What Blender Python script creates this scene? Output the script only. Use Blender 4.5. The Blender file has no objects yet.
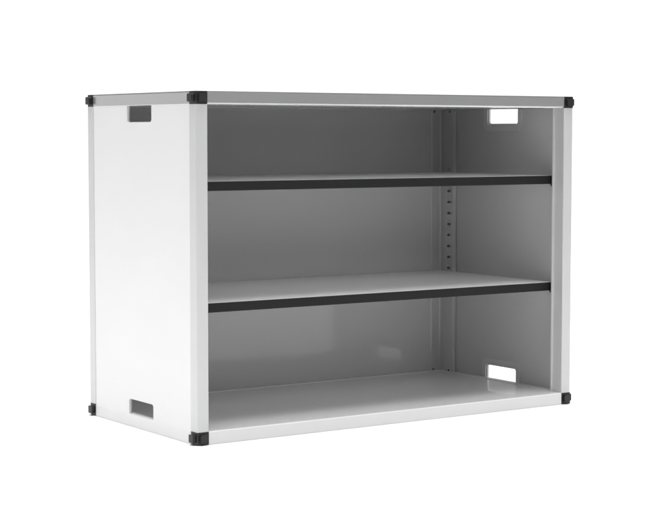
import bpy, bmesh, math
from mathutils import Vector, Matrix

S = bpy.context.scene
COL = S.collection

# ------------------------------------------------------------------ camera
cam_d = bpy.data.cameras.new('camera')
cam = bpy.data.objects.new('camera', cam_d)
COL.objects.link(cam)
yaw, pitch, roll = 0.5954, 0.0712, 0.0005
fw = Vector((math.sin(yaw)*math.cos(pitch), math.cos(yaw)*math.cos(pitch), -math.sin(pitch)))
rt = fw.cross(Vector((0, 0, 1))).normalized()
up = rt.cross(fw)
r2 = rt*math.cos(roll) + up*math.sin(roll)
u2 = -rt*math.sin(roll) + up*math.cos(roll)
cam.matrix_world = Matrix((
    (r2.x, u2.x, -fw.x, -1.8206),
    (r2.y, u2.y, -fw.y, -3.1993),
    (r2.z, u2.z, -fw.z, 0.6624),
    (0, 0, 0, 1)))
cam_d.sensor_width = 36.0
cam_d.sensor_fit = 'HORIZONTAL'
cam_d.lens = 1749.29/666*36
cam_d.clip_end = 200
S.camera = cam

# ------------------------------------------------------------------ world: a white studio, dim on the photographer's side
world = bpy.data.worlds.new('World')
S.world = world
world.use_nodes = True
wt = world.node_tree
wt.nodes.clear()
wo = wt.nodes.new('ShaderNodeOutputWorld')
bg = wt.nodes.new('ShaderNodeBackground')
tc = wt.nodes.new('ShaderNodeTexCoord')
dot = wt.nodes.new('ShaderNodeVectorMath'); dot.operation = 'DOT_PRODUCT'
dot.inputs[1].default_value = (0.561, 0.828, 0.0)     # towards the white backdrop behind the cabinet
ramp = wt.nodes.new('ShaderNodeValToRGB')
ramp.color_ramp.interpolation = 'EASE'
mr = wt.nodes.new('ShaderNodeMapRange')
mr.inputs['From Min'].default_value = -1.0
mr.inputs['From Max'].default_value = 1.0
wt.links.new(tc.outputs['Generated'], dot.inputs[0])
wt.links.new(dot.outputs['Value'], mr.inputs['Value'])
wt.links.new(mr.outputs['Result'], ramp.inputs['Fac'])
FRONT = 0.28
e = ramp.color_ramp.elements
e[0].position = 0.60; e[0].color = (FRONT, FRONT, FRONT, 1)
e[1].position = 0.88; e[1].color = (1.15, 1.15, 1.15, 1)
sep = wt.nodes.new('ShaderNodeSeparateXYZ')
wt.links.new(tc.outputs['Generated'], sep.inputs['Vector'])
el = wt.nodes.new('ShaderNodeMapRange'); el.interpolation_type = 'SMOOTHSTEP'
el.inputs['From Min'].default_value = math.sin(math.radians(7.6))   # white limited to low elevations, shaped to keep it out of base reflections
el.inputs['From Max'].default_value = math.sin(math.radians(5.2))
wt.links.new(sep.outputs['Z'], el.inputs['Value'])
mul = wt.nodes.new('ShaderNodeMix'); mul.data_type = 'RGBA'
mul.inputs['A'].default_value = (FRONT, FRONT, FRONT, 1)
wt.links.new(el.outputs['Result'], mul.inputs['Factor'])
wt.links.new(ramp.outputs['Color'], mul.inputs['B'])
wt.links.new(mul.outputs['Result'], bg.inputs['Color'])
bg.inputs['Strength'].default_value = 1.0
wt.links.new(bg.outputs['Background'], wo.inputs['Surface'])

# ------------------------------------------------------------------ lamps
def area(name, loc, target, sx, sy, power, spread=180):
    l = bpy.data.lights.new(name, 'AREA')
    l.shape = 'RECTANGLE'; l.size = sx; l.size_y = sy; l.energy = power; l.spread = math.radians(spread)
    o = bpy.data.objects.new(name, l); COL.objects.link(o)
    o.location = loc
    o.rotation_euler = (Vector(target)-Vector(loc)).to_track_quat('-Z', 'Y').to_euler()
    return o
area('overhead_fill', (1.0, 1.2, 3.4), (1.0, 1.2, 0), 9.5, 8.0, 345, 60)  # unseen lamp added to blow the floor out to white
area('side_fill', (-1.25, 0.25, 0.12), (0.0, 0.25, 0.1), 1.0, 0.2, 2.9)  # unseen low lamp added to grade the left panel from top to bottom
area('front_fill', (0.9, -3.0, 2.2), (0.6, 0.0, 0.1), 2.4, 1.2, 19)  # unseen lamp added to lift shelf tops, base and front faces

# ------------------------------------------------------------------ exposure
S.view_settings.view_transform = 'Standard'
S.view_settings.look = 'None'
S.view_settings.exposure = 0.0
S.view_settings.gamma = 1.0
S.render.engine = 'CYCLES'

# ------------------------------------------------------------------ materials
def mat(name, col, rough, metallic=0.0, coat=0.0, coat_rough=0.1, bump=0.0, bump_scale=900.0, var=0.02, spec=0.5):
    m = bpy.data.materials.new(name); m.use_nodes = True
    t = m.node_tree; b = t.nodes['Principled BSDF']
    c = t.nodes.new('ShaderNodeTexCoord')
    n = t.nodes.new('ShaderNodeTexNoise'); n.inputs['Scale'].default_value = 7.0; n.inputs['Detail'].default_value = 4
    t.links.new(c.outputs['Object'], n.inputs['Vector'])
    mix = t.nodes.new('ShaderNodeMix'); mix.data_type = 'RGBA'
    lo = [max(0, x*(1-var)) for x in col]; hi = [min(1, x*(1+var)) for x in col]
    mix.inputs['A'].default_value = (*lo, 1); mix.inputs['B'].default_value = (*hi, 1)
    t.links.new(n.outputs['Fac'], mix.inputs['Factor'])
    t.links.new(mix.outputs['Result'], b.inputs['Base Color'])
    b.inputs['Roughness'].default_value = rough
    b.inputs['Metallic'].default_value = metallic
    b.inputs['Specular IOR Level'].default_value = spec
    b.inputs['Coat Weight'].default_value = coat
    b.inputs['Coat Roughness'].default_value = coat_rough
    if bump:
        n2 = t.nodes.new('ShaderNodeTexNoise'); n2.inputs['Scale'].default_value = bump_scale; n2.inputs['Detail'].default_value = 2
        t.links.new(c.outputs['Object'], n2.inputs['Vector'])
        bp = t.nodes.new('ShaderNodeBump'); bp.inputs['Strength'].default_value = bump; bp.inputs['Distance'].default_value = 0.0005
        t.links.new(n2.outputs['Fac'], bp.inputs['Height'])
        t.links.new(bp.outputs['Normal'], b.inputs['Normal'])
    return m

M_FLOOR = mat('white_studio_paper', (0.86, 0.86, 0.86), 0.9, var=0.0)
M_PANEL = mat('white_powder_coat', (0.785, 0.785, 0.785), 0.35, bump=0.05)
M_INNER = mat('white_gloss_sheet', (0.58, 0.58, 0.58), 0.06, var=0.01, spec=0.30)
M_BASE  = mat('white_gloss_base_sheet', (0.71, 0.71, 0.71), 0.05, var=0.01, spec=0.46)
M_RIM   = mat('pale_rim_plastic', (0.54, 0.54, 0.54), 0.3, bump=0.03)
M_INSIDE_SHADE = mat('inside_shaded_sheet', (0.53, 0.53, 0.53), 0.25, bump=0.03)  # white inside too; interior shade put into a darker base colour
M_POST  = mat('grey_white_extrusion', (0.635, 0.635, 0.64), 0.4, metallic=0.15, bump=0.03)
M_BEAM  = mat('satin_white_extrusion', (0.59, 0.59, 0.595), 0.2, metallic=0.7, var=0.01)
M_RAIL  = mat('white_painted_rail', (0.77, 0.77, 0.775), 0.35, bump=0.03)
M_LID   = mat('grey_lid_sheet', (0.22, 0.22, 0.222), 0.6, bump=0.1)
M_SHELF = mat('white_shelf_coat', (0.80, 0.80, 0.80), 0.3, bump=0.03)
M_TRIM  = mat('charcoal_edge_trim', (0.013, 0.013, 0.0135), 0.6, bump=0.05, var=0.08, spec=0.25)
M_BLACK = mat('black_moulded_plastic', (0.014, 0.014, 0.0145), 0.45, bump=0.08, var=0.1)
M_SCREW = mat('dark_screw_steel', (0.03, 0.03, 0.03), 0.4)

# ------------------------------------------------------------------ helpers
def link(name, bm, m, parent=None, bevel=0.0, seg=2, smooth=True):
    """one mesh object whose origin is the centre of its own geometry"""
    if bevel:
        es = [ed for ed in bm.edges if len(ed.link_faces) == 2 and ed.calc_face_angle(0) > math.radians(25)]
        bmesh.ops.bevel(bm, geom=es, offset=bevel, segments=seg, profile=0.5, affect='EDGES', clamp_overlap=True)
    bmesh.ops.recalc_face_normals(bm, faces=bm.faces)
    xs = [v.co.x for v in bm.verts]; ys = [v.co.y for v in bm.verts]; zs = [v.co.z for v in bm.verts]
    c = Vector(((min(xs)+max(xs))/2, (min(ys)+max(ys))/2, (min(zs)+max(zs))/2))
    bmesh.ops.translate(bm, verts=bm.verts, vec=-c)
    me = bpy.data.meshes.new(name); bm.to_mesh(me); bm.free()
    me.materials.append(m)
    if smooth:
        me.set_sharp_from_angle(angle=math.radians(24))
        me.polygons.foreach_set('use_smooth', [f.area < 5e-5 for f in me.polygons])   # big flats keep their own normal
    o = bpy.data.objects.new(name, me); COL.objects.link(o)
    if parent:
        o.parent = parent
        o.location = c - world_loc(parent)
    else:
        o.location = c
    return o

def world_loc(o):
    v = Vector(o.location)
    while o.parent:
        o = o.parent; v += Vector(o.location)
    return v

def box(x0, x1, y0, y1, z0, z1, bm=None):
    bm = bm or bmesh.new()
    r = bmesh.ops.create_cube(bm, size=1.0)
    for v in r['verts']:
        v.co = Vector((x0 + (v.co.x+.5)*(x1-x0), y0 + (v.co.y+.5)*(y1-y0), z0 + (v.co.z+.5)*(z1-z0)))
    return bm

def prism(poly, axis, a0, a1, bm=None):
    """poly in the two other axes (in x,y,z order), extruded along axis"""
    bm = bm or bmesh.new()
    def P(u, v, a):
        return {'x': (a, u, v), 'y': (u, a, v), 'z': (u, v, a)}[axis]
    A = [bm.verts.new(P(u, v, a0)) for u, v in poly]
    B = [bm.verts.new(P(u, v, a1)) for u, v in poly]
    n = len(poly)
    bm.faces.new(A); bm.faces.new(B[::-1])
    for i in range(n):
        bm.faces.new((A[i], B[i], B[(i+1) % n], A[(i+1) % n]))
    return bm

def arc(cx, cy, r, a0, a1, n=8):
    return [(cx + r*math.cos(math.radians(a0+(a1-a0)*i/n)), cy + r*math.sin(math.radians(a0+(a1-a0)*i/n))) for i in range(n+1)]

# ------------------------------------------------------------------ the setting: a white studio floor
bm = bmesh.new()
bmesh.ops.create_grid(bm, x_segments=1, y_segments=1, size=1.0)
for v in bm.verts:
    v.co = Vector((v.co.x*3.9 + 0.9, v.co.y*3.4 + 1.0, -0.0004))
fl = link('floor', bm, M_FLOOR, smooth=False)
fl['kind'] = 'structure'

# ------------------------------------------------------------------ the cabinet
W, D, H = 1.0493, 0.5070, 0.75
P, C = 0.0281, 0.0278            # profile width, connector height
CEN = Vector((W/2, D/2, 0))
cab = bpy.data.objects.new('open_cabinet', None); COL.objects.link(cab)
cab.location = CEN
cab.empty_display_size = 0.1
cab['label'] = 'white open-front metal cabinet with two black-edged shelves and black corner caps'
cab['category'] = 'cabinet'

def mx(poly, flip):
    return [(W-u, v) for u, v in poly] if flip else poly

# beams: rounded outer top edge, 45 degree chamfer towards the panel
def beam_profile(top, ch):
    # (outward o, z) section; o = 0 is the outer face, positive goes inwards
    if top:
        return [(P, H-C), (ch, H-C), (0.0003, H-C+ch)] + [(0, H-0.0026), (0.0006, H-0.0020), (P, H-0.0020)]
    return [(P, 0), (0.0005, 0), (0, 0.0005), (0, C-ch), (ch, C), (P, C)]
for top in (True, False):
    pf = beam_profile(top, 0.0034 if top else 0.0016)
    ps = beam_profile(top, 0.0010 if top else 0.0020)
    link('beam', prism(pf, 'x', P, W-P), M_RAIL if not top else M_BEAM, cab)                                    # front
    link('beam', prism([(D-o, z) for o, z in pf], 'x', P, W-P), M_RAIL if not top else M_BEAM, cab)              # rear
    link('beam', prism(ps, 'y', P, D-P), M_RAIL if not top else M_BEAM, cab)                                    # left
    link('beam', prism([(W-o, z) for o, z in ps], 'y', P, D-P), M_RAIL if not top else M_BEAM, cab)              # right

# front posts, with the bead the side panel sits against
for flip in (True, False):
    r = 0.0016
    po = [(0.0, r), (r, 0.0), (P-0.0012, 0.0), (P, 0.0012), (P, 0.0311), (P+0.0040, 0.0311), (P+0.0052, 0.0325), (P+0.0052, 0.0362), (0.008, 0.0362), (0.008, P), (0.0, P)]
    link('post', prism(mx(po, flip), 'z', C, H-C), M_POST, cab)

# rear posts: an L section whose inner arm carries the shelf slots
IX = 0.0180; BY = D-0.0076
slots = [0.3045+0.0292*k for k in range(8)]
def rear_post(flip):
    po = [(0.0, D-P), (0.0, D), (0.050, D), (0.050, BY+0.0012), (0.047, BY-0.0006), (0.0330, BY-0.0006), (0.0325, BY+0.0006),
          (IX+0.0025, BY+0.0006), (IX+0.0003, BY-0.0015), (IX+0.0003, 0.4830), (IX-0.0006, 0.4815), (IX+0.0012, 0.4800), (IX+0.0012, 0.4455), (0.0075, 0.4455), (0.0075, D-P)]
    o = link('post', prism(mx(po, flip), 'z', C, H-C), M_POST, cab)
    cut = bmesh.new()
    def slot(yc, zc, w, h):
        q = 0.0026
        pl = [(yc-w/2, zc-h/2), (yc+w/2, zc-h/2)] + arc(yc+w/2-q, zc+h/2-q, q, 0, 90, 5) + arc(yc-w/2+q, zc+h/2-q, q, 90, 180, 5)
        x0, x1 = (W-IX-0.01, W-IX+0.006) if flip else (IX-0.006, IX+0.01)
        prism(pl, 'x', x0, x1, cut)
    xc0, xc1 = (W-IX+0.0006, W-0.0085) if flip else (0.0085, IX-0.0006)
    hollow = box(xc0, xc1, 0.449, 0.474, C+0.004, H-C-0.004)
    for z in slots:
        slot(0.4615, z, 0.0158, 0.0060)
    x0, x1 = (W-IX-0.01, W-IX+0.006) if flip else (IX-0.006, IX+0.01)
    prism([(0.459, 0.5645), (0.464, 0.5645), (0.464, 0.5703), (0.459, 0.5703)], 'x', x0, x1, cut)
    for cb in (hollow, cut):                      # the post is a hollow section, then its wall is slotted
        bmesh.ops.recalc_face_normals(cb, faces=cb.faces)
        me = bpy.data.meshes.new('cut'); cb.to_mesh(me); cb.free()
        co = bpy.data.objects.new('cut', me); COL.objects.link(co)
        mod = o.modifiers.new('slots', 'BOOLEAN'); mod.object = co; mod.operation = 'DIFFERENCE'; mod.solver = 'EXACT'
        bpy.context.view_layer.update()
        nm = bpy.data.meshes.new_from_object(o.evaluated_get(bpy.context.evaluated_depsgraph_get()))
        o.modifiers.clear(); o.data = nm; nm.name = 'post'
        nm.polygons.foreach_set('use_smooth', [False]*len(nm.polygons))
        bpy.data.objects.remove(co); bpy.data.meshes.remove(me)
    o.data.materials.clear(); o.data.materials.append(M_POST); o.data.materials.append(M_INSIDE_SHADE)
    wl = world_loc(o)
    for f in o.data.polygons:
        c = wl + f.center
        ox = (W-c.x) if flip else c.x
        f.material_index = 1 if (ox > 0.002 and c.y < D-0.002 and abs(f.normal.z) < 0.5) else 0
    return o
for flip in (True, False):
    rp = rear_post(flip)
    # screw heads at the foot and head of the post
    for (kx, ky, ax) in ((0.0405, BY-0.0006, 'y'), (IX+0.0012, 0.4600, 'x')):
        for z in (0.0312, 0.7180):
            b2 = bmesh.new()
            bmesh.ops.create_uvsphere(b2, u_segments=14, v_segments=8, radius=0.0030)
            sc = (1, 0.5, 1) if ax == 'y' else (0.5, 1, 1)
            for v in b2.verts:
                v.co = Vector((v.co.x*sc[0] + (W-kx if flip else kx), v.co.y*sc[1] + ky, v.co.z*sc[2] + z))
            link('screw', b2, M_SCREW, rp)

# corner connectors with a raised square boss on both outer faces
def rsq(cu, cv, s, r):
    h = s/2
    return (arc(cu+h-r, cv+h-r, r, 0, 90, 5) + arc(cu-h+r, cv+h-r, r, 90, 180, 5) +
            arc(cu-h+r, cv-h+r, r, 180, 270, 5) + arc(cu+h-r, cv-h+r, r, 270, 360, 5))
for sx in (0, 1):
    for sy in (0, 1):
        for sz in (0, 1):
            e_ = 0.0004
            x0, x1 = ((-e_, P) if sx == 0 else (W-P, W+e_))
            y0, y1 = ((-e_, P) if sy == 0 else (D-P, D+e_))
            z0, z1 = ((0.0, C) if sz == 0 else (H-C, H))
            cc = link('corner_cap', box(x0, x1, y0, y1, z0, z1), M_BLACK, cab, bevel=0.0013)
            zc = (z0+z1)/2; yc = (y0+y1)/2; xc = (x0+x1)/2
            K = 0.0088
            a, b = (-K, 0.001) if sx == 0 else (W-0.001, W+K)
            link('boss', prism(rsq(yc, zc, 0.0175, 0.0035), 'x', a, b), M_BLACK, cc, bevel=0.0009)
            a, b = (-K*0.8, 0.001) if sy == 0 else (D-0.001, D+K*0.8)
            link('boss', prism(rsq(xc, zc, 0.0175, 0.0035), 'y', a, b), M_BLACK, cc, bevel=0.0009)

# side panels with a hand hole cut into the top and the bottom edge
HY0, HY1 = 0.1975, 0.3125
def side_panel(flip):
    z0, z1 = C-0.004, H-C+0.004
    y0, y1 = P-0.003, D-P+0.003
    r = 0.0065
    hb, ht = 0.0622, 0.6858
    pl = [(y0, z0), (HY0, z0)] + arc(HY0+r, hb-r, r, 180, 90, 6) + arc(HY1-r, hb-r, r, 90, 0, 6) + [(HY1, z0), (y1, z0), (y1, z1), (HY1, z1)] \
        + arc(HY1-r, ht+r, r, 0, -90, 6) + arc(HY0+r, ht+r, r, -90, -180, 6) + [(HY0, z1), (y0, z1)]
    a, b = (0.0009, 0.0058)
    if flip: a, b = W-b, W-a
    o = link('side_panel', prism(pl, 'x', a, b), M_PANEL, cab, bevel=0.0006, seg=2)
    o.data.materials.append(M_INSIDE_SHADE)
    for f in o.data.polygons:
        if f.normal.x * (-1 if flip else 1) > 0.9: f.material_index = 1  # inward faces take the darker tone that dims the interior
    # pressed rim round each hand hole, on the inside
    w = 0.0165; R = 0.019
    def rim(zs, zt, sgn):
        # U-shaped band, open towards zs
        outer = [(HY0-w, zs)] + arc(HY0-w+R, zt+sgn*(w+.002)-sgn*R, R, 180, 180-sgn*90, 8) + arc(HY1+w-R, zt+sgn*(w+.002)-sgn*R, R, sgn*90, 0, 8) + [(HY1+w, zs)]
        g = 0.0035; q = r + g
        inner = [(HY1+g, zs)] + arc(HY1+g-q, zt-sgn*q+sgn*g, q, 0, sgn*90, 6) + arc(HY0-g+q, zt-sgn*q+sgn*g, q, sgn*90, sgn*180, 6) + [(HY0-g, zs)]
        a, b = (0.0056, 0.0103)
        if flip: a, b = W-b, W-a
        link('hand_hole_rim', prism(outer+inner, 'x', a, b), M_RIM, o, bevel=0.0018, seg=3)
    rim(C+0.0002, hb, 1)
    rim(H-C-0.0002, ht, -1)
for flip in (True, False):
    side_panel(flip)

# back, bottom and top panels
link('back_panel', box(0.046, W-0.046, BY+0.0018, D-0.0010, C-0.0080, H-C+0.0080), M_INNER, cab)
b3 = box(P+0.0002, W-P-0.0002, 0.0022, D-P-0.0002, 0.006, C+0.0006)
box(0.0192, W-0.0192, D-P-0.0004, D-0.0072, C-0.004, C+0.0026, b3)      # raised lip along the back
for xa, xb in ((0.0073, P+0.0004), (W-P-0.0004, W-0.0073)):             # and along the sides
    box(xa, xb, 0.0364, 0.4453, C-0.004, C+0.0018, b3)
link('bottom_panel', b3, M_BASE, cab, bevel=0.0005)
b4 = box(P-0.001, W-P+0.001, P-0.001, D-P+0.001, 0.7248, H-0.0010)
link('top_panel', b4, M_PANEL, cab)
pl = [(P, 0.0004), (W-P, 0.0004), (W-P, P), (W-0.0004, P), (W-0.0004, D-P), (W-P, D-P), (W-P, D-0.0004), (P, D-0.0004), (P, D-P), (0.0004, D-P), (0.0004, P), (P, P)]
link('top_lid_sheet', prism(pl, 'z', H-0.0019, H-0.0001), M_LID, cab)  # thin grey sheet over the top, darker than the beams

# shelves
for zt in (0.5585, 0.2970):
    th = 0.0207
    x0, x1 = 0.0215, W-0.0215
    yf, yb = 0.045, 0.4975
    sh = link('shelf', box(x0, x1, yf+0.0040, yb, zt-th+0.001, zt), M_SHELF, cab, bevel=0.0012)
    link('edge_trim', box(x0+0.0002, x1-0.0002, yf, yf+0.0039, zt-th, zt-0.0006), M_TRIM, sh, bevel=0.0012)
    for a, b in ((x0-0.006, x0), (x1, x1+0.006)):
        s = -1 if a < 0.5 else 1
        xi = x0 if s < 0 else x1
        pl = [(xi, zt-0.002), (xi+s*0.006, zt-0.002), (xi+s*0.006, zt-th-0.0060), (xi, zt-th-0.0060), (xi-s*0.0030, zt-th-0.0003), (xi, zt-th-0.0003)]
        link('shelf_clip', prism(pl, 'y', yf+0.001, yf+0.008), M_BLACK, sh)
